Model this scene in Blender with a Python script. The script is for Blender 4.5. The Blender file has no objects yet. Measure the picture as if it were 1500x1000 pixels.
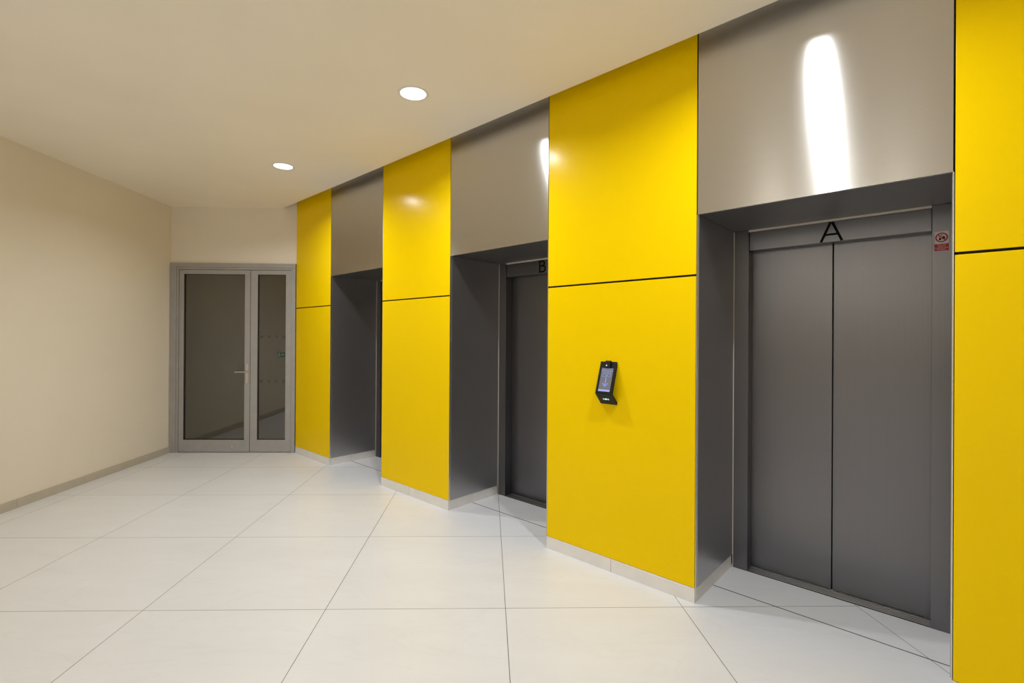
import bpy, bmesh, math, random
from mathutils import Vector, Matrix
random.seed(3)
C = bpy.context.scene.collection
PI = math.pi
# ------------------------------------------------------------------ layout (metres; camera stands at x=0, y=0)
A = 0.7938                      # heading of the slanting lift wall
D = 2.8012                      # distance camera -> lift wall
N = Vector((math.cos(A), math.sin(A), 0)); E = Vector((-math.sin(A), math.cos(A), 0))
H = 3.1869; HT = 3.30           # ceiling, top of the shadow slot
GAP = 0.1216                    # slot between ceiling and lift wall
ZS = 2.226; ZJ = 1.880; ZB = 0.0833
DN = 0.6213; DJ = 0.2844
XL = -4.1183; YE = 6.3913
XR = 3.6; YB = -5.0
SE = 6.2634
COLS = [(6.2634, 5.3531), (4.2683, 3.2236), (2.1460, 1.0788), (0.0024, -1.0650)]   # yellow columns
LIFTS = [(5.3531, 4.2683), (3.2236, 2.1460), (1.0788, 0.0024)]
ROT = A - PI/2

def wp(s, d, z=0.0):
    p = N*(D+d) + E*s
    return Vector((p.x, p.y, z))

# ------------------------------------------------------------------ node helpers
def mat(name):
    m = bpy.data.materials.new(name); m.use_nodes = True
    nt = m.node_tree; b = nt.nodes['Principled BSDF']
    return m, nt, b
def nd(nt, t, **k):
    n = nt.nodes.new(t)
    for a, v in k.items(): setattr(n, a, v)
    return n
def mth(nt, op, a, b=None, c=None):
    n = nd(nt, 'ShaderNodeMath', operation=op)
    for i, v in enumerate((a, b, c)):
        if v is None: continue
        if isinstance(v, (int, float)): n.inputs[i].default_value = v
        else: nt.links.new(v, n.inputs[i])
    return n.outputs[0]
def noise(nt, vec, scale, detail=3, rough=.5, sc=None):
    n = nd(nt, 'ShaderNodeTexNoise'); n.inputs['Scale'].default_value = scale
    n.inputs['Detail'].default_value = detail; n.inputs['Roughness'].default_value = rough
    if sc:
        mp = nd(nt, 'ShaderNodeMapping'); mp.inputs['Scale'].default_value = sc
        nt.links.new(vec, mp.inputs['Vector']); vec = mp.outputs[0]
    nt.links.new(vec, n.inputs['Vector'])
    return n.outputs[0]
def ramp(nt, fac, stops):
    r = nd(nt, 'ShaderNodeValToRGB')
    while len(r.color_ramp.elements) < len(stops): r.color_ramp.elements.new(.5)
    for e, (p, c) in zip(r.color_ramp.elements, stops):
        e.position = p; e.color = (*c, 1) if len(c) == 3 else c
    nt.links.new(fac, r.inputs[0]); return r.outputs[0]
def coords(nt, kind='Object'):
    return nd(nt, 'ShaderNodeTexCoord').outputs[kind]
def bump(nt, b, h, strength, dist):
    n = nd(nt, 'ShaderNodeBump'); n.inputs['Strength'].default_value = strength
    n.inputs['Distance'].default_value = dist
    nt.links.new(h, n.inputs['Height']); nt.links.new(n.outputs[0], b.inputs['Normal'])

def simple(name, col, rough=.5, metal=0, spec=.5, emit=None, es=0):
    m, nt, b = mat(name)
    v = noise(nt, coords(nt), 9, 3)
    c2 = tuple(min(1, x*1.04+.001) for x in col); c1 = tuple(x*.96 for x in col)
    nt.links.new(ramp(nt, v, [(.3, c1), (.7, c2)]), b.inputs['Base Color'])
    b.inputs['Roughness'].default_value = rough; b.inputs['Metallic'].default_value = metal
    b.inputs['Specular IOR Level'].default_value = spec
    if emit:
        b.inputs['Emission Color'].default_value = (*emit, 1); b.inputs['Emission Strength'].default_value = es
    return m

def paint(name, col):
    m, nt, b = mat(name)
    co = coords(nt)
    v = noise(nt, co, 1.3, 4)
    nt.links.new(ramp(nt, v, [(.3, tuple(x*.975 for x in col)), (.7, tuple(min(1, x*1.02) for x in col))]), b.inputs['Base Color'])
    b.inputs['Roughness'].default_value = .75; b.inputs['Specular IOR Level'].default_value = .25
    bump(nt, b, noise(nt, co, 260, 3), .12, .001)
    return m

def brushed(name, col, rough, aniso, tangent, grain):
    """tangent: world direction the highlights stretch along; grain: object-space scale of the brushing"""
    m, nt, b = mat(name)
    co = coords(nt)
    g = noise(nt, co, 1, 4, .6, grain)
    w = noise(nt, co, 1.1, 3)
    nt.links.new(ramp(nt, g, [(.25, tuple(x*.97 for x in col)), (.75, tuple(min(1, x*1.03) for x in col))]), b.inputs['Base Color'])
    b.inputs['Metallic'].default_value = 1
    r = mth(nt, 'MULTIPLY_ADD', w, .04, rough-.02)
    nt.links.new(r, b.inputs['Roughness'])
    b.inputs['Anisotropic'].default_value = aniso
    t = nd(nt, 'ShaderNodeCombineXYZ')
    for i in range(3): t.inputs[i].default_value = tangent[i]
    nt.links.new(t.outputs[0], b.inputs['Tangent'])
    bump(nt, b, g, .01, .0002)
    return m

def floor_mat():
    m, nt, b = mat('large format pale porcelain tiles')
    co = coords(nt)
    rot = nd(nt, 'ShaderNodeMapping'); rot.vector_type = 'TEXTURE'
    rot.inputs['Location'].default_value = (-1.8925, 2.7194, 0); rot.inputs['Rotation'].default_value = (0, 0, -.0011)
    rot.inputs['Scale'].default_value = (1, .9827, 1)
    nt.links.new(co, rot.inputs[0])
    sx = nd(nt, 'ShaderNodeSeparateXYZ'); nt.links.new(rot.outputs[0], sx.inputs[0])
    def line(v):
        f = mth(nt, 'FRACT', mth(nt, 'ADD', v, 100.5))
        d = mth(nt, 'ABSOLUTE', mth(nt, 'SUBTRACT', f, .5))
        return d
    d = mth(nt, 'MINIMUM', line(sx.outputs[0]), line(sx.outputs[1]))
    groove = mth(nt, 'LESS_THAN', d, .0016)
    # per-tile tint
    fl = nd(nt, 'ShaderNodeVectorMath', operation='FLOOR')
    ad = nd(nt, 'ShaderNodeVectorMath', operation='ADD'); ad.inputs[1].default_value = (100, 100, 0)
    nt.links.new(rot.outputs[0], ad.inputs[0]); nt.links.new(ad.outputs[0], fl.inputs[0])
    wn = nd(nt, 'ShaderNodeTexWhiteNoise', noise_dimensions='2D'); nt.links.new(fl.outputs[0], wn.inputs['Vector'])
    off = nd(nt, 'ShaderNodeVectorMath', operation='MULTIPLY_ADD')
    nt.links.new(wn.outputs['Color'], off.inputs[0]); off.inputs[1].default_value = (9, 9, 9); nt.links.new(co, off.inputs[2])
    mp = nd(nt, 'ShaderNodeMapping'); mp.inputs['Rotation'].default_value = (0, 0, .5); mp.inputs['Scale'].default_value = (1.1, 3.6, 1)
    nt.links.new(off.outputs[0], mp.inputs[0])
    v1 = noise(nt, mp.outputs[0], 1.2, 6, .6)
    v2 = noise(nt, co, 60, 4, .7)
    veins = nd(nt, 'ShaderNodeTexNoise'); veins.inputs['Scale'].default_value = .9; veins.inputs['Detail'].default_value = 5; veins.inputs['Distortion'].default_value = 1.2
    nt.links.new(mp.outputs[0], veins.inputs['Vector'])
    vv = mth(nt, 'ABSOLUTE', mth(nt, 'SUBTRACT', veins.outputs[0], .5))
    base = ramp(nt, v1, [(.25, FLOOR_A), (.75, FLOOR_B)])
    vein = ramp(nt, vv, [(0, (.955, .955, .955)), (.02, (1, 1, 1))])
    mx = nd(nt, 'ShaderNodeMix', data_type='RGBA', blend_type='MULTIPLY'); mx.inputs[0].default_value = .6
    nt.links.new(base, mx.inputs[6]); nt.links.new(vein, mx.inputs[7])
    g = nd(nt, 'ShaderNodeMix', data_type='RGBA')
    nt.links.new(groove, g.inputs[0]); nt.links.new(mx.outputs[2], g.inputs[6]); g.inputs[7].default_value = (.10, .09, .075, 1)
    nt.links.new(g.outputs[2], b.inputs['Base Color'])
    nt.links.new(mth(nt, 'MULTIPLY_ADD', v2, .10, .30), b.inputs['Roughness'])
    b.inputs['Specular IOR Level'].default_value = .5
    bump(nt, b, mth(nt, 'SUBTRACT', 1, groove), .5, .002)
    return m

FLOOR_A = (.675, .682, .700); FLOOR_B = (.722, .730, .748)
M = {}
M['paint'] = paint('warm off white wall paint', (.785, .725, .625))
M['ceil'] = paint('warm off white ceiling paint', (.89, .825, .72))
M['slot'] = paint('pale slot lining', (.78, .74, .68))
M['lobby'] = paint('lobby paint darkened as unlit', (.22, .21, .20))  # dark base colour stands for missing light in the lobby
M['floor'] = floor_mat()
M['skirt'] = simple('pale stone skirting', (.76, .74, .715), .45)
M['skirt_left'] = simple('beige stone skirting', (.50, .455, .38), .5)
M['joint'] = simple('dark joint filler', (.06, .055, .05), .8)
Zv = (0, 0, 1)
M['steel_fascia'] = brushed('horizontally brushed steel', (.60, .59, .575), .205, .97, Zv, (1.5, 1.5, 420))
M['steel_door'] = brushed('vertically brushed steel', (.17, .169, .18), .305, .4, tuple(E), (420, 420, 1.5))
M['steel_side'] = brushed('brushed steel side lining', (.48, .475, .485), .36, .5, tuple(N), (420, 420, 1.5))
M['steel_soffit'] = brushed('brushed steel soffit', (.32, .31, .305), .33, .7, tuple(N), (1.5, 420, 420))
M['edge'] = simple('polished steel edge', (.75, .74, .70), .25, 1)
M['strip'] = simple('pale painted highlight strip', (.58, .54, .47), .4)  # matte pale tone standing in for bright edge reflections
M['alu'] = simple('ribbed aluminium', (.55, .55, .55), .35, 1)
M['black'] = simple('matt black plastic', (.008, .008, .009), .42, spec=.25)
M['void'] = simple('black void lining', (.01, .01, .01), .9)
M['letter'] = simple('black lettering', (.003, .003, .003), .6, spec=.05)
M['frame'] = simple('grey powder coated aluminium', (.36, .35, .345), .42, .15)
M['gasket'] = simple('black rubber gasket', (.01, .01, .01), .7)
M['chrome'] = simple('satin nickel', (.62, .60, .57), .28, 1)
M['white'] = simple('white enamel', (.78, .77, .75), .4)
M['signwhite'] = simple('white sign film', (.62, .61, .60), .5)
M['red'] = simple('sign red film', (.42, .008, .02), .45)
M['green'] = simple('dark green film', (.012, .035, .022), .5)
M['greenlight'] = simple('pale green print', (.22, .32, .25), .5)

def yellow():
    m, nt, b = mat('yellow back painted glass')
    v = noise(nt, coords(nt), .8, 2)
    nt.links.new(ramp(nt, v, [(.3, (.87, .592, .0)), (.7, (.89, .607, .0))]), b.inputs['Base Color'])
    b.inputs['Roughness'].default_value = .5
    b.inputs['Specular IOR Level'].default_value = 0
    b.inputs['Coat Weight'].default_value = .45; b.inputs['Coat Roughness'].default_value = .2; b.inputs['Coat IOR'].default_value = 1.3
    return m
M['yellow'] = yellow()
def glass():
    m, nt, b = mat('dark tinted glazing')
    b.inputs['Base Color'].default_value = (.30, .31, .30, 1)
    b.inputs['Roughness'].default_value = 0.0
    b.inputs['Transmission Weight'].default_value = 1
    b.inputs['IOR'].default_value = 2.1
    v = noise(nt, coords(nt), 1.5, 2)
    nt.links.new(ramp(nt, v, [(.3, (.28, .29, .28)), (.7, (.32, .33, .32))]), b.inputs['Base Color'])
    return m
M['glass'] = glass()
def lamp_mat():
    m, nt, b = mat('glowing lamp diffuser')
    b.inputs['Base Color'].default_value = (.9, .9, .9, 1)
    b.inputs['Emission Color'].default_value = (1, .97, .92, 1); b.inputs['Emission Strength'].default_value = 9
    v = noise(nt, coords(nt), 20, 1)
    nt.links.new(mth(nt, 'MULTIPLY_ADD', v, .3, 1.6), b.inputs['Emission Strength'])
    return m
M['lamp'] = lamp_mat()
M['screen'] = simple('grey lcd backlight', (.06, .06, .07), .25, emit=(.21, .205, .235), es=.55)
M['screenblue'] = simple('blue lcd print', (.05, .06, .1), .3, emit=(.22, .30, .72), es=.85)
M['screenbar'] = simple('pale blue lcd bar', (.1, .1, .2), .3, emit=(.38, .45, .85), es=.75)
M['screengreen'] = simple('green lcd dot', (.05, .1, .05), .3, emit=(.15, .42, .2), es=.8)
M['glow'] = simple('cyan reader glow', (.2, .3, .3), .3, emit=(.55, .95, 1.0), es=1.3)
M['markwhite'] = simple('white pictogram print', (.7, .7, .7), .4, emit=(.7, .7, .75), es=.5)  # white print with a weak emission of its own

# ------------------------------------------------------------------ mesh helpers
def bx(bm, x0, x1, y0, y1, z0, z1, bev=0):
    t = bmesh.new()
    vs = [t.verts.new((x, y, z)) for z in (z0, z1) for y in (y0, y1) for x in (x0, x1)]
    for f in ((0,2,3,1), (4,5,7,6), (0,1,5,4), (2,6,7,3), (0,4,6,2), (1,3,7,5)): t.faces.new([vs[i] for i in f])
    bmesh.ops.recalc_face_normals(t, faces=t.faces)
    if bev: bmesh.ops.bevel(t, geom=list(t.edges), offset=bev, segments=2, affect='EDGES', profile=.6)
    tmp = bpy.data.meshes.new('tmp'); t.to_mesh(tmp); t.free()
    bm.from_mesh(tmp); bpy.data.meshes.remove(tmp)
def prism(bm, pts, z0, z1):
    lo = [bm.verts.new((x, y, z0)) for x, y in pts]; hi = [bm.verts.new((x, y, z1)) for x, y in pts]
    fs = [bm.faces.new(lo), bm.faces.new(hi)]
    for i in range(len(pts)):
        j = (i+1) % len(pts); fs.append(bm.faces.new((lo[i], lo[j], hi[j], hi[i])))
    bmesh.ops.recalc_face_normals(bm, faces=fs)
def flat(bm, pts, y0, y1):
    """polygon in the x,z plane given thickness along y"""
    lo = [bm.verts.new((x, y0, z)) for x, z in pts]; hi = [bm.verts.new((x, y1, z)) for x, z in pts]
    fs = [bm.faces.new(lo), bm.faces.new(hi)]
    for i in range(len(pts)):
        j = (i+1) % len(pts); fs.append(bm.faces.new((lo[i], lo[j], hi[j], hi[i])))
    bmesh.ops.recalc_face_normals(bm, faces=fs)
def ribbon(bm, pts, w, y0, y1, closed=False):
    n = len(pts); L = []; R = []
    for i in range(n):
        a = Vector(pts[(i-1) % n] if closed or i > 0 else pts[i]); c = Vector(pts[(i+1) % n] if closed or i < n-1 else pts[i])
        t = (c-a).normalized(); nn = Vector((-t.y, t.x))*(w/2)
        if 0 < i < n-1 or closed:
            t1 = (Vector(pts[i])-a).normalized(); k = max(.4, abs(t1.dot(t))); nn = nn/k
        p = Vector(pts[i]); L.append(p+nn); R.append(p-nn)
    rng = n if closed else n-1
    V = [[bm.verts.new((q.x, y, q.y)) for q in S] for S in (L, R) for y in (y0, y1)]   # L0 L1 R0 R1
    fs = []
    for i in range(rng):
        j = (i+1) % n
        for a, b in ((0, 2), (1, 3), (0, 1), (2, 3)):
            fs.append(bm.faces.new((V[a][i], V[a][j], V[b][j], V[b][i])))
    if not closed:
        for i in (0, n-1): fs.append(bm.faces.new((V[0][i], V[1][i], V[3][i], V[2][i])))
    bmesh.ops.recalc_face_normals(bm, faces=fs)
def circ(cx, cz, r, a0=0, a1=2*PI, n=40, rz=None):
    rz = r if rz is None else rz
    full = abs(a1-a0-2*PI) < 1e-6
    return [(cx+r*math.cos(a0+(a1-a0)*i/(n if full else n-1)), cz+rz*math.sin(a0+(a1-a0)*i/(n if full else n-1))) for i in range(n)]
def lathe(bm, prof, n=64, mtx=None):
    rings = []
    for r, z in prof:
        rings.append([bm.verts.new((r*math.cos(2*PI*i/n), r*math.sin(2*PI*i/n), z)) for i in range(n)] if r > 1e-6 else [bm.verts.new((0, 0, z))])
    new = [v for r in rings for v in r]; fs = []
    for a, b in zip(rings, rings[1:]):
        for i in range(n):
            j = (i+1) % n
            if len(a) == 1 and len(b) == 1: continue
            if len(a) == 1: fs.append(bm.faces.new((a[0], b[i], b[j])))
            elif len(b) == 1: fs.append(bm.faces.new((a[i], a[j], b[0])))
            else: fs.append(bm.faces.new((a[i], a[j], b[j], b[i])))
    bmesh.ops.recalc_face_normals(bm, faces=fs)
    if mtx: bmesh.ops.transform(bm, matrix=mtx, verts=new)
def tube(bm, pts, radii, n=16):
    rings = []; m = len(pts); P = [Vector(p) for p in pts]
    for i, p in enumerate(P):
        t = (P[min(i+1, m-1)]-P[max(i-1, 0)]).normalized()
        up = Vector((0, 0, 1)) if abs(t.z) < .9 else Vector((1, 0, 0))
        u = t.cross(up).normalized(); v = t.cross(u)
        r = radii[i] if isinstance(radii, (list, tuple)) else radii
        rings.append([bm.verts.new(p+(u*math.cos(2*PI*k/n)+v*math.sin(2*PI*k/n))*r) for k in range(n)])
    fs = []
    for a, b in zip(rings, rings[1:]):
        for k in range(n): fs.append(bm.faces.new((a[k], a[(k+1) % n], b[(k+1) % n], b[k])))
    fs.append(bm.faces.new(rings[0])); fs.append(bm.faces.new(rings[-1]))
    bmesh.ops.recalc_face_normals(bm, faces=fs)

def obj(name, bm, m, parent=None, loc=None, rz=None, smooth=False):
    me = bpy.data.meshes.new(name); bm.to_mesh(me); bm.free()
    me.materials.append(m)
    if smooth:
        for p in me.polygons: p.use_smooth = True
    o = bpy.data.objects.new(name, me); C.objects.link(o)
    if parent: o.parent = parent
    if loc is not None: o.location = loc
    if rz is not None: o.rotation_euler = (0, 0, rz)
    return o
def thing(name, label, cat, loc, rz=0, group=None):
    o = bpy.data.objects.new(name, None); C.objects.link(o)
    o.empty_display_size = .1
    o.location = loc; o.rotation_euler = (0, 0, rz)
    return tag(o, label, cat, group)
def tag(o, label, cat, group=None):
    o['label'] = label; o['category'] = cat
    if group: o['group'] = group
    return o
def struct(o): o['kind'] = 'structure'; return o
def B(*a, bev=0):
    bm = bmesh.new(); bx(bm, *a, bev=bev); return bm
def copy_tree(o, parent=None):
    c = o.copy(); C.objects.link(c)
    if parent: c.parent = parent
    for ch in list(o.children): copy_tree(ch, c)
    return c
def text_mesh(txt, size, depth, align='CENTER'):
    cu = bpy.data.curves.new('txt', 'FONT'); cu.body = txt; cu.size = size; cu.extrude = depth/2
    cu.align_x = align; cu.align_y = 'CENTER'; cu.resolution_u = 3
    o = bpy.data.objects.new('txt', cu); C.objects.link(o)
    bpy.context.view_layer.update()
    me = bpy.data.meshes.new_from_object(o.evaluated_get(bpy.context.evaluated_depsgraph_get()))
    bpy.data.objects.remove(o); bpy.data.curves.remove(cu)
    return me
def text_to(bm, txt, size, x, y, z, depth=.0006, fit=None):
    """upright text in the x,z plane facing -y"""
    me = text_mesh(txt, size, depth)
    xs = [v.co.x for v in me.vertices]
    k = (fit/(max(xs)-min(xs))) if fit and xs else 1
    mt = Matrix.Translation((x, y, z)) @ Matrix.Rotation(PI/2, 4, 'X') @ Matrix.Diagonal((k, 1, 1, 1))
    me.transform(mt); bm.from_mesh(me); bpy.data.meshes.remove(me)

# ------------------------------------------------------------------ room shell
P_end = wp(SE, 0); P_near = wp(-2.15, 0)
CORNER_X = P_end.x
bm = bmesh.new()
prism(bm, [(XL-.3, YB-.3), (XR+.3, YB-.3), (XR+.3, 8.6), (XL-.3, 8.6)], -.12, 0)
struct(obj('floor', bm, M['floor']))

def lw_box(bm, s0, s1, d0, d1, z0, z1, bev=0):      # box in lift-wall coordinates (x = -s, y = depth)
    bx(bm, min(-s0, -s1), max(-s0, -s1), d0, d1, z0, z1, bev)
def lw_obj(name, bm, m): return obj(name, bm, m, None, wp(0, 0), ROT)

# masonry behind the cladding
bm = bmesh.new()
for i, (a, b) in enumerate(COLS):
    lw_box(bm, a-.012 if i else a+.0, b+.012, .014, 1.3, 0, HT)
for a, b in LIFTS:
    lw_box(bm, a+.012, b-.012, .014, 1.3, ZS+.014, HT)
    lw_box(bm, a+.012, b-.012, DN+.115, 1.3, 0, ZS+.014)
lw_box(bm, -1.065, -2.3, 0, 1.3, 0, HT)
struct(lw_obj('wall_right', bm, M['void']))
bm = bmesh.new()
lw_box(bm, -1.068, -2.3, -.004, -.0005, ZB, HT)
struct(lw_obj('wall_right_near', bm, M['paint']))

struct(obj('wall_left', B(XL-.2, XL, YB-.2, 8.6, 0, HT), M['paint']))
bm = bmesh.new()                       # end wall with the doorway cut out
DX0, DX1, DZ = XL+.002, CORNER_X-.004, 2.4568
bx(bm, XL, CORNER_X+.35, YE, YE+.16, DZ+.003, HT)
struct(obj('wall_end', bm, M['paint']))
pr = wp(-2.15, 0)
struct(obj('wall_near', B(XL, XR, YB-.2, YB, 0, HT), M['paint']))
struct(obj('wall_side', B(XR, XR+.2, YB, pr.y+.6, 0, HT), M['paint']))
# ceiling: stops short of the lift wall, leaving a shadow slot
q0 = N*(D-GAP); 
s_end = (YE-q0.y)/E.y
c_end = q0+E*s_end; c_near = q0+E*(-2.6)
bm = bmesh.new()
prism(bm, [(XL, YB), (XR, YB), (XR, c_near.y), (c_near.x, c_near.y), (c_end.x, YE), (XL, YE)], H, H+.04)
struct(obj('ceiling', bm, M['ceil']))
bm = bmesh.new()
prism(bm, [(XL-.2, YB-.2), (XR+.6, YB-.2), (XR+.6, 8.6), (XL-.2, 8.6)], HT, HT+.1)
struct(obj('ceiling_slot', bm, M['slot']))
# lobby behind the glass door, wall colour darkened so the room looks unlit
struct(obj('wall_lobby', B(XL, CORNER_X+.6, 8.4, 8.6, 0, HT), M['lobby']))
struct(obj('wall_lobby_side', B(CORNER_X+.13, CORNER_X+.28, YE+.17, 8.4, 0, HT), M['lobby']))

# skirting
def skirt_run(bm, x0, x1, y0, y1, z1, joints, axis='x'):
    g = .0012
    cuts = [x0 if axis == 'x' else y0] + list(joints) + [x1 if axis == 'x' else y1]
    for a, b in zip(cuts, cuts[1:]):
        if axis == 'x': bx(bm, a+g, b-g, y0, y1, 0, z1, .0015)
        else: bx(bm, x0, x1, a+g, b-g, 0, z1, .0015)
for i, (a, b) in enumerate(COLS):
    bm = bmesh.new()
    jo = {0: [], 1: [-3.79], 2: [-1.62], 3: [.6]}[i]
    skirt_run(bm, -a+(.006 if i == 0 else 0), -b, -.006, .0135, ZB, jo)
    if i < 3:                         # return into the niche, left side
        skirt_run(bm, -b-.008, -b, .0145, DN-.001, ZB, [DJ], 'y')
    if i > 0:                         # return into the niche, right side
        skirt_run(bm, -a, -a+.008, .0145, DN-.001, ZB, [DJ], 'y')
    struct(lw_obj('baseboard_right', bm, M['skirt']))
bm = bmesh.new(); skirt_run(bm, XL+.0005, XL+.013, -4.9, YE-.001, .078, [-3.2, -2.2, -1.2, -.2, .77, 1.77, 2.75, 3.74+.6, 5.33], 'y')
struct(obj('baseboard_left', bm, M['skirt_left']))
# dark expansion joints in front of each lift
for k, (a, b) in enumerate(LIFTS):
    bm = bmesh.new(); lw_box(bm, a-.001, b+.001, DJ-.0035, DJ+.0035, -.004, .0006)
    struct(lw_obj('trim_%d' % (k+1), bm, M['joint']))

# ------------------------------------------------------------------ yellow glass panels
where = ['beside the grey glass door', 'between the two far lifts', 'carrying the black card reader', 'at the right edge, past lift A']
for i, (a, b) in enumerate(COLS):
    for up in (1, 0):
        z0, z1 = (ZJ+.006, HT-.002) if up else (ZB+.003, ZJ-.006)
        w = a-b
        t = tag(obj('glass_panel', B(.003 if i else .004, w-.004, -.002, .008, z0, z1, bev=.0012), M['yellow'], None, wp(a, 0), ROT),
                {(0,1): 'narrow upper yellow glass wall panel next to the end wall above the door frame height',
                 (0,0): 'narrow lower yellow glass wall panel standing right beside the grey glass door',
                 (1,1): 'upper yellow glass wall panel between the farthest lift and lift B',
                 (1,0): 'lower yellow glass wall panel between the farthest lift and lift B',
                 (2,1): 'upper yellow glass wall panel between lift B and lift A',
                 (2,0): 'lower yellow glass wall panel that carries the black card reader',
                 (3,1): 'upper yellow glass wall panel at the right edge beyond lift A',
                 (3,0): 'lower yellow glass wall panel at the right edge beyond lift A'}[(i, up)],
                'wall panel', 'yellow glass wall panels')
# brushed steel panels above the lifts
for (a, b), l in zip(LIFTS, ('plain brushed steel panel above the farthest lift opening', 'brushed steel panel above lift B, reaching the ceiling',
                             'large brushed steel panel above lift A with a bright light streak')):
    bm = bmesh.new(); bx(bm, .0035, (a-b)-.0035, 0, .0135, ZS, HT-.002, .0015)
    tag(obj('steel_panel', bm, M['steel_fascia'], None, wp(a, 0), ROT), l, 'wall panel', 'brushed steel panels above the lifts')

# ------------------------------------------------------------------ lifts
def make_lift(label, w):
    """local x: 0 (left edge of the opening) .. w; y = depth; z up"""
    t = thing('elevator', label, 'elevator', (0, 0, 0), ROT, 'elevators in the slanting wall')
    for x0 in (0.0005, w-.0065):
        bm = bmesh.new(); bx(bm, x0, x0+.006, .014, DN, ZB+.002, ZS, .0012); 
        obj('side_panel', bm, M['steel_side'], t)
    # bright folded front edges
    for x0 in (0.0000, w-.0035):
        obj('edge_strip', B(x0, x0+.0035, -.001, .013, ZB+.002, ZS-.001, bev=.0008), M['edge'], t)
    obj('soffit_panel', B(.007, w-.007, .0145, DN, ZS, ZS+.012, bev=.001), M['steel_soffit'], t)
    jl, jr = .0965, .0855
    obj('door_jamb', B(.0068, jl, DN+.001, DN+.088, 0, ZS-.0005, bev=.0015), M['steel_door'], t)
    obj('door_jamb', B(w-jr, w-.0068, DN+.001, DN+.088, 0, ZS-.0005, bev=.0015), M['steel_door'], t)
    hd = obj('header', B(jl+.004, w-jr-.002, DN+.006, DN+.088, 2.092, ZS-.016, bev=.0015), M['steel_door'], t)
    obj('head_trim', B(jl+.001, w-jr-.0005, DN-.004, DN+.02, ZS-.0145, ZS-.0012, bev=.001), M['strip'], t)  # frame lip, its reflected light put into the pale colour
    obj('corner_highlight', B(.0068, .0105, DN-.003, DN+.0008, 0, ZS-.001), M['strip'], t)  # thin pale strip that draws the edge highlight of the jamb corner
    mid = (jl+w-jr)/2
    for x0, x1 in ((jl-.03, mid-.003), (mid+.003, w-jr+.03)):
        obj('door_leaf', B(x0, x1, DN+.090, DN+.112, .009, 2.13, bev=.002), M['steel_door'], t)
    bm = bmesh.new()
    y = DN+.012
    while y < DN+.088:
        bx(bm, jl+.001, w-jr-.001, y, y+.009, 0, .0045, .0008); y += .0195
    sl = obj('door_sill', bm, M['alu'], t)
    bm = bmesh.new(); bx(bm, jl+.001, w-jr-.001, DN+.004, DN+.088, -.004, .002)
    obj('sill_groove', bm, M['void'], sl)
    return t, hd, mid
lifts = []
for (a, b), l in zip(LIFTS, ('farthest brushed steel elevator, mostly hidden in its recess, nearest the glass door',
                             'middle brushed steel elevator marked B, half hidden by a yellow panel',
                             'nearest brushed steel elevator marked A with both door leaves in view')):
    t, hd, mid = make_lift(l, a-b); t.location = wp(a, 0); lifts.append((t, hd, mid))
yf = DN+.0035
bm = bmesh.new()                       # letter A
xm = LIFTS[2][0]-.5322; z0, z1 = 2.094, 2.2085; hw = .052
ribbon(bm, [(xm-hw, z0), (xm-.004, z1)], .0135, yf, yf+.003); ribbon(bm, [(xm+hw, z0), (xm+.004, z1)], .0135, yf-.0002, yf+.003)
ribbon(bm, [(xm-hw*.62, z0+.042), (xm+hw*.62, z0+.042)], .0115, yf-.0004, yf+.003)
o = obj('letter', bm, M['letter'], lifts[2][1]); o['label'] = 'black capital letter A'
bm = bmesh.new()                       # letter B
xb = LIFTS[1][0]-2.722; z0 = 2.101; z1 = 2.2085; zm = (z0+z1)/2+.004
ribbon(bm, [(xb, z0), (xb, z1)], .0125, yf, yf+.003)
for lo, hi, w in ((zm, z1-.006, .052), (z0+.006, zm, .062)):
    r = (hi-lo)/2
    ribbon(bm, [(xb, hi), (xb+w-r, hi)] + circ(xb+w-r, lo+r, r, PI/2-.15, -PI/2+.15, 14) + [(xb+w-r, lo), (xb, lo)], .012, yf-.0003, yf+.003)
o = obj('letter', bm, M['letter'], lifts[1][1]); o['label'] = 'black capital letter B'

# warning sign on the right jamb of lift A
wA = LIFTS[2][0]
sg = thing('warning_sign', 'small red and white no-evacuation sign on the right jamb of elevator A', 'sign', wp(.0505, DN, 1.982), ROT)
obj('sign_plate', B(-.0275, .0275, -.0012, .0005, .0365, .1015, bev=.0003), M['signwhite'], sg)
obj('text_plate', B(-.0275, .0275, -.0013, .0005, 0, .0362, bev=.0003), M['red'], sg)
bm = bmesh.new(); ribbon(bm, circ(0, .069, .0218, n=48, rz=.0218), .0062, -.0019, -.0011, closed=True)
ribbon(bm, [(-.0150, .0842), (.0150, .0538)], .0048, -.0021, -.0011)
obj('prohibition_ring', bm, M['red'], sg)
bm = bmesh.new()
bx(bm, -.0105, -.0015, -.0016, -.0011, .0560, .0665)
for px in (-.0085, -.0035):
    flat(bm, circ(px, .0705, .0019, n=14), -.0016, -.0011); 
flat(bm, [(.0025, .0585), (.0125, .0585), (.0138, .068), (.0105, .0745), (.0100, .0700), (.0078, .0790), (.0050, .0720), (.0030, .0745), (.0012, .066)], -.0016, -.0011)
flat(bm, [(-.006, .0800), (.004, .0800), (-.001, .0855)], -.0016, -.0011)
obj('pictogram', bm, M['letter'], sg)
bm = bmesh.new()
for k, (tx, wd) in enumerate((('TENTO V\u00ddTAH', .036), ('NESLOU\u017d\u00cd', .027), ('K EVAKUACI OSOB', .049), ('P\u0158I PO\u017d\u00c1RU', .034))):
    text_to(bm, tx, .0080, 0, -.0015, .0312-k*.0083, .0004, fit=wd)
obj('lettering', bm, M['signwhite'], sg)

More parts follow.
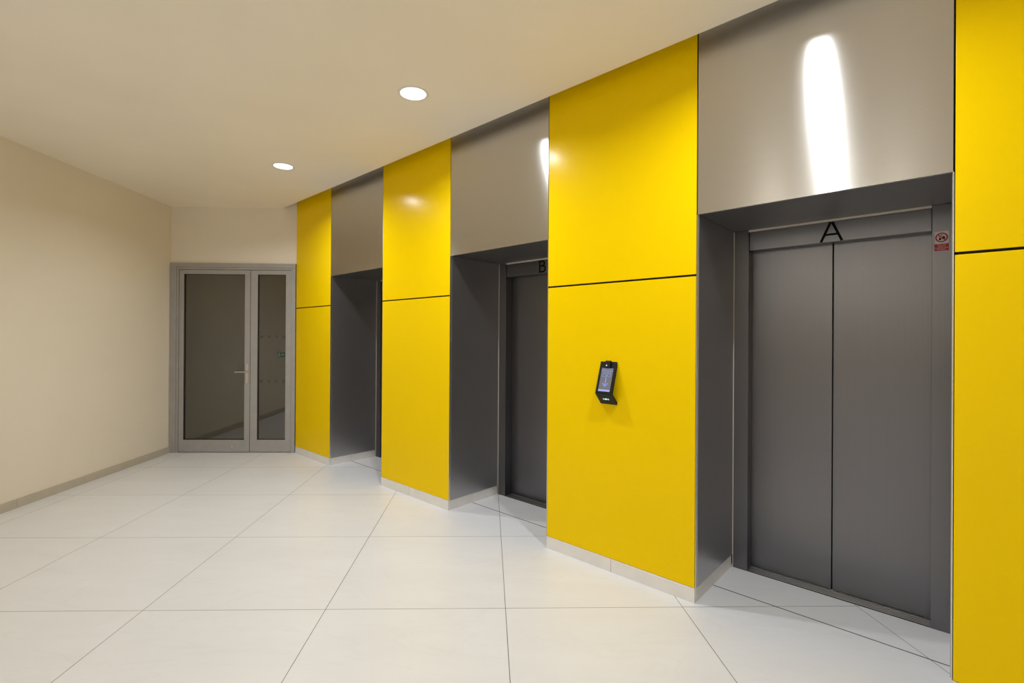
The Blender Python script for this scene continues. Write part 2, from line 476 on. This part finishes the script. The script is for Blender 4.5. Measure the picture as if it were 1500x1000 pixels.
# ------------------------------------------------------------------ card reader
sR = 1.6417; rw = .0615
cr = thing('card_reader', 'black bent-plate card reader with lit screen on the yellow glass wall', 'card reader', wp(sR, -.0035, 1.084), ROT)
ztop, zk, dk = .279, .073, -.070
th = .010
bm = bmesh.new()
prof = [(0, ztop), (dk, zk), (0, 0), (0, .020), (dk+th*1.5, zk+.001), (0, ztop-.030)]   # (y, z)
def extr(bm, prof, x0, x1):
    lo = [bm.verts.new((x0, y, z)) for y, z in prof]; hi = [bm.verts.new((x1, y, z)) for y, z in prof]
    fs = [bm.faces.new(lo), bm.faces.new(hi)]
    for i in range(len(prof)):
        j = (i+1) % len(prof); fs.append(bm.faces.new((lo[i], lo[j], hi[j], hi[i])))
    bmesh.ops.recalc_face_normals(bm, faces=fs)
extr(bm, prof, -rw, rw)
bmesh.ops.bevel(bm, geom=list(bm.edges), offset=.0012, segments=2, affect='EDGES')
body = obj('housing', bm, M['black'], cr)
# frames on the sloping plates: u along x, v up the slope, w outward
up_v = Vector((0, -dk, ztop-zk)).normalized(); up_n = Vector((0, -up_v.z, up_v.y)); up_len = math.hypot(dk, ztop-zk)
K = Vector((0, dk, zk))
def frame_m(org, v, n): 
    return Matrix(((1, v.x, n.x, org.x), (0, v.y, n.y, org.y), (0, v.z, n.z, org.z), (0, 0, 0, 1)))
MU = frame_m(K, up_v, up_n)
lv = Vector((0, dk, zk)).normalized(); ln = Vector((0, -lv.z, lv.y))
if ln.z > 0: ln = -ln
ML = Matrix(((1, 0, 0, 0), (0, lv.y, ln.y, 0), (0, lv.z, ln.z, 0), (0, 0, 0, 1)))
def plate(bm, u0, u1, v0, v1, w0, w1, bev=0):
    t = bmesh.new(); bx(t, u0, u1, v0, v1, w0, w1, bev); t.transform(CUR)
    me = bpy.data.meshes.new('t'); t.to_mesh(me); t.free(); bm.from_mesh(me); bpy.data.meshes.remove(me)
CUR = MU
L = up_len
bm = bmesh.new(); plate(bm, -.043, .042, L*.075, L*.79, -.001, .0012, .0004)
scr = obj('screen', bm, M['screen'], cr)
bm = bmesh.new()
def seg(bm, p, q, w, h=.0018):
    p = Vector(p); q = Vector(q); t = (q-p).normalized(); n_ = Vector((-t.y, t.x))*w/2
    vs = []
    for zz in (.0006, h):
        vs.append([bm.verts.new(MU @ Vector((c.x, c.y, zz))) for c in (p+n_, p-n_, q-n_, q+n_)])
    fs = [bm.faces.new(vs[0]), bm.faces.new(vs[1])]
    for i in range(4): fs.append(bm.faces.new((vs[0][i], vs[0][(i+1) % 4], vs[1][(i+1) % 4], vs[1][i])))
    bmesh.ops.recalc_face_normals(bm, faces=fs)
seg(bm, (0, L*.50), (0, L*.235), .0075)                     # arrow
seg(bm, (-.020, L*.335), (.002, L*.215), .0065); seg(bm, (.020, L*.335), (-.002, L*.215), .0065, .0019)
for p, q in (((-.028, L*.655), (.028, L*.655)), ((-.028, L*.53), (.028, L*.53)), ((-.0275, L*.53), (-.0275, L*.655)), ((.0275, L*.53), (.0275, L*.655)), ((-.024, L*.615), (.024, L*.615))):
    seg(bm, p, q, .0022)
seg(bm, (-.041, L*.705), (.041, L*.705), .0035); seg(bm, (-.036, L*.745), (.030, L*.745), .0016)
obj('screen_symbols', bm, M['screenblue'], scr)
bm = bmesh.new(); plate(bm, -.042, .041, L*.078, L*.135, .0008, .0018); obj('screen_bar', bm, M['screenbar'], scr)
bm = bmesh.new(); plate(bm, -.005, .007, L*.55, L*.59, .0008, .0019); obj('screen_dot', bm, M['screengreen'], scr)
bm = bmesh.new(); plate(bm, -.020, .018, L*.80, L*1.012, -.002, .012, .002); cmod = obj('camera_module', bm, M['black'], cr)
bm = bmesh.new()
vs = [bm.verts.new(MU @ Vector(c)) for c in ((-.012, L*.845, .0125), (.000, L*.845, .0125), (-.004, L*.865, .0125), (-.006, L*.90, .0125), (-.009, L*.865, .0125))]
bm.faces.new(vs); obj('white_mark', bm, M['markwhite'], cmod)
CUR = ML
Ll = math.hypot(dk, zk)
bm = bmesh.new()
n_ = 24
def lo_poly(pts):
    bm.faces.new([bm.verts.new(ML @ Vector((x, y, .0016))) for x, y in pts])
lo_poly(circ(0, Ll*.52, .0095, n=20, rz=.0065))
for sgn in (-1, 1):
    lo_poly([(sgn*.0125, Ll*.52-.007), (sgn*.0155, Ll*.52-.0075), (sgn*.0190, Ll*.52), (sgn*.0155, Ll*.52+.0075), (sgn*.0125, Ll*.52+.007), (sgn*.0155, Ll*.52)])
    lo_poly([(sgn*.0205, Ll*.52-.004), (sgn*.0225, Ll*.52-.004), (sgn*.0235, Ll*.52), (sgn*.0225, Ll*.52+.004), (sgn*.0205, Ll*.52+.004), (sgn*.0215, Ll*.52)])
obj('reader_light', bm, M['glow'], cr)

# ------------------------------------------------------------------ glass door in the end wall
Y = YE
def dbox(bm, x0, x1, z0, z1, y0, y1, bev=.0015): bx(bm, x0, x1, y0, y1, z0, z1, bev)
dr = thing('door_1', 'grey framed double glass door in the end wall', 'door', (0, Y, 0))
dr['kind'] = 'structure'
bm = bmesh.new()
x0, x1 = XL+.004, CORNER_X-.006
LX = -4.004; RX = -2.566; MX = -3.092; TZ = 2.372
dbox(bm, x0, LX-.004, 0, 2.4568, -.012, .09); dbox(bm, RX+.004, x1, 0, 2.4568, -.012, .09); dbox(bm, LX-.0039, RX+.0039, TZ+.004, 2.4568, -.0119, .09)
dbox(bm, x0, LX-.030, 0, 2.4568, -.024, -.0122); dbox(bm, RX+.030, x1, 0, 2.4568, -.024, -.0122); dbox(bm, x0+.0001, x1-.0001, 2.405, 2.4567, -.0239, -.0121)
obj('door_frame', bm, M['frame'], dr)
bm = bmesh.new()
dbox(bm, LX-.004, RX+.004, .004, TZ+.004, .030, .034, 0)
bm.free()
def leaf(x0, x1, gx0, gx1, gz0, gz1, y0, y1):
    bm = bmesh.new()
    dbox(bm, x0, gx0, .008, TZ, y0, y1); dbox(bm, gx1, x1, .008, TZ, y0, y1)
    dbox(bm, gx0-.0002, gx1+.0002, .008, gz0, y0+.0001, y1); dbox(bm, gx0-.0002, gx1+.0002, gz1, TZ, y0+.0001, y1)
    lf = obj('door_leaf', bm, M['frame'], dr)
    bm = bmesh.new(); g = .010
    bx(bm, gx0, gx0+g, y0+.008, y0+.03, gz0, gz1); bx(bm, gx1-g*.4, gx1, y0+.008, y0+.03, gz0, gz1)
    bx(bm, gx0+g, gx1-g*.4, y0+.008, y0+.03, gz0, gz0+g*.8); bx(bm, gx0+g, gx1-g*.4, y0+.008, y0+.03, gz1-g*.5, gz1)
    obj('gasket', bm, M['gasket'], lf)
    gl = obj('glass_pane', B(gx0+.002, gx1-.002, y0+.018, y0+.026, gz0+.002, gz1-.002), M['glass'], lf)
    return lf, gl
l1, g1 = leaf(LX, MX-.003, -3.945, -3.163, .165, 2.316, -.006, .058)
l2, g2 = leaf(MX+.003, RX, -3.000, -2.637, .165, 2.316, -.003, .058)
l1['label'] = 'wide door leaf with a nickel lever handle'; l2['label'] = 'narrow fixed door leaf'
hx, hz = -3.1275, 1.026
hn = obj('door_handle', (lambda bm: (flat(bm, circ(hx, hz+.112, .0165, 0, PI, 14)+circ(hx, hz-.112, .0165, PI, 2*PI, 14), -.014, -.006), tube(bm, [(hx, -.012, 1.052), (hx, -.052, 1.052), (hx-.010, -.060, 1.052), (hx-.055, -.062, 1.051), (hx-.132, -.060, 1.049)], [.010, .010, .0105, .010, .009]), bm)[-1])(bmesh.new()), M['chrome'], l1, smooth=False)
bm = bmesh.new(); flat(bm, circ(hx, .925, .0095, n=20), -.017, -.010); bx(bm, hx-.0035, hx+.0035, -.017, -.010, .900, .920)
o = obj('key_cylinder', bm, M['chrome'], hn)
bm = bmesh.new(); flat(bm, circ(-3.315, .078, .011, n=24), -.009, -.004); obj('floor_lock', bm, M['chrome'], l1)
bm = bmesh.new(); bx(bm, -3.655, -3.585, -.016, .0, .155, .170, .003); bx(bm, -3.632, -3.608, -.018, -.004, .150, .178, .003)
# tiny square markers in two rows and exit sticker on the narrow pane
bm.free()
def markers():
    m, nt, b = mat('faint frosted marker')
    v = noise(nt, coords(nt), 30, 1)
    nt.links.new(ramp(nt, v, [(.3, (.10, .095, .08)), (.7, (.11, .105, .09))]), b.inputs['Base Color'])
    b.inputs['Roughness'].default_value = .3
    b.inputs['Alpha'].default_value = .035
    return m
mm = markers()
bm = bmesh.new()
for zc in (1.505, .925):
    for k in range(4):
        xc = -2.957+k*.098
        bx(bm, xc-.019, xc+.019, .0141, .0147, zc-.019, zc+.019)
obj('glass_marker', bm, mm, g2)
st = obj('exit_sticker', B(-2.747, -2.652, .0138, .0146, 1.243, 1.305), M['green'], g2); st['label'] = 'small dark green exit sticker'
bm = bmesh.new()
ys, ye_ = .0132, .0137
flat(bm, circ(-2.727, 1.296, .0045, n=12), ys, ye_)
ribbon(bm, [(-2.727, 1.289), (-2.724, 1.272), (-2.734, 1.262), (-2.738, 1.250)], .0045, ys, ye_); ribbon(bm, [(-2.724, 1.272), (-2.715, 1.262), (-2.712, 1.250)], .0045, ys, ye_)
ribbon(bm, [(-2.737, 1.276), (-2.727, 1.287), (-2.716, 1.277)], .0035, ys, ye_)
ribbon(bm, [(-2.703, 1.274), (-2.668, 1.274)], .0045, ys, ye_); ribbon(bm, [(-2.680, 1.286), (-2.667, 1.274), (-2.680, 1.262)], .0045, ys-.0002, ye_)
obj('sticker_symbol', bm, M['greenlight'], st)

# ------------------------------------------------------------------ floor number on the left wall (mirrored in the yellow glass)
bm = bmesh.new()
w2, h2 = .27, .44
pts = circ(.135, .315, .115, PI*.92, -PI*.18, 22) + [(.175, .185), (.02, .014)]
ribbon(bm, pts, .030, -.002, .004); ribbon(bm, [(.004, .015), (.27, .015)], .030, -.0022, .004)
o = obj('floor_number', bm, simple('dark grey wall numeral', (.10, .10, .10), .6), None, (XL+.0025, 2.245-.135, 1.50), PI/2)
tag(o, 'large dark grey numeral 2 on the beige left wall', 'sign')

# ------------------------------------------------------------------ downlights
def downlight(label, spread=None):
    t = thing('ceiling_downlight', label, 'ceiling light', (0, 0, H), 0, 'round ceiling downlights')
    bm = bmesh.new(); lathe(bm, [(.088, .003), (.088, -.003), (.092, -.005), (.104, -.003), (.106, 0), (.106, .003)], 64)
    obj('trim_ring', bm, M['white'], t, smooth=True)
    bm = bmesh.new(); lathe(bm, [(.088, .001), (.087, -.0028), (0, -.0032)], 48)
    obj('diffuser', bm, M['lamp'], t)
    ld = bpy.data.lights.new('downlight_beam', 'AREA'); ld.shape = 'DISK'; ld.size = .10; ld.energy = POWER
    ld.color = LCOL; ld.spread = spread or SPREAD
    lo = bpy.data.objects.new('lamp', ld); C.objects.link(lo); lo.parent = t; lo.location = (0, 0, -.006)
    return t
POWER = 26; LCOL = (.93, .965, 1); SPREAD = math.radians(155)
base = downlight('round recessed ceiling downlight near the grey glass door, the farther one')
base.location = wp(4.8214, 2.0174-D, H)
spots = [(wp(2.7175, 2.0174-D, H), 'round recessed ceiling downlight nearer the camera, in front of lift B')]
n_off = 2.0174-D
spots.append((wp(.6136, n_off, H), 'round recessed ceiling downlight out of frame to the right, in front of lift A'))
for p, l in spots:
    c = copy_tree(base); c.location = p; c['label'] = l
rear_fill = downlight('added unseen round fill light behind the camera', SPREAD)
rp = ((-3.86, -1.0), (-3.86, -2.1), (-3.86, -3.2), (-.8, -3.2))  # unseen lights, added to wash the left wall and the lift doors
for k, (x, y) in enumerate(rp):
    c = rear_fill if k == 0 else copy_tree(rear_fill)
    c.location = (x, y, H)

# ------------------------------------------------------------------ world, camera
w = bpy.data.worlds.new('World'); bpy.context.scene.world = w; w.use_nodes = True
w.node_tree.nodes['Background'].inputs[0].default_value = (.5, .5, .5, 1); w.node_tree.nodes['Background'].inputs[1].default_value = .15
F, YAW, PITCH, ROLL, HC = 710.63, .0236, .0014, .0060, 1.515
cd = bpy.data.cameras.new('camera'); cam = bpy.data.objects.new('camera', cd); C.objects.link(cam)
cd.sensor_fit = 'HORIZONTAL'; cd.sensor_width = 36; cd.lens = F/1500*36
cd.shift_x = 18.48/1500; cd.shift_y = -6.787/1500
cd.clip_start = .01
fwd = Vector((math.sin(YAW)*math.cos(PITCH), math.cos(YAW)*math.cos(PITCH), math.sin(PITCH)))
right = Vector((math.cos(YAW), -math.sin(YAW), 0)); up = right.cross(fwd)
r2 = right*math.cos(ROLL)+up*math.sin(ROLL)
u2 = r2.cross(fwd)
cam.matrix_world = Matrix(((r2.x, u2.x, -fwd.x, 0), (r2.y, u2.y, -fwd.y, 0), (r2.z, u2.z, -fwd.z, HC), (0, 0, 0, 1)))
sc = bpy.context.scene; sc.camera = cam
sc.view_settings.view_transform = 'Standard'; sc.view_settings.look = 'None'
sc.view_settings.exposure = 0.0
sc.cycles.max_bounces = 12; sc.cycles.diffuse_bounces = 8; sc.cycles.glossy_bounces = 6; sc.cycles.sample_clamp_indirect = 8
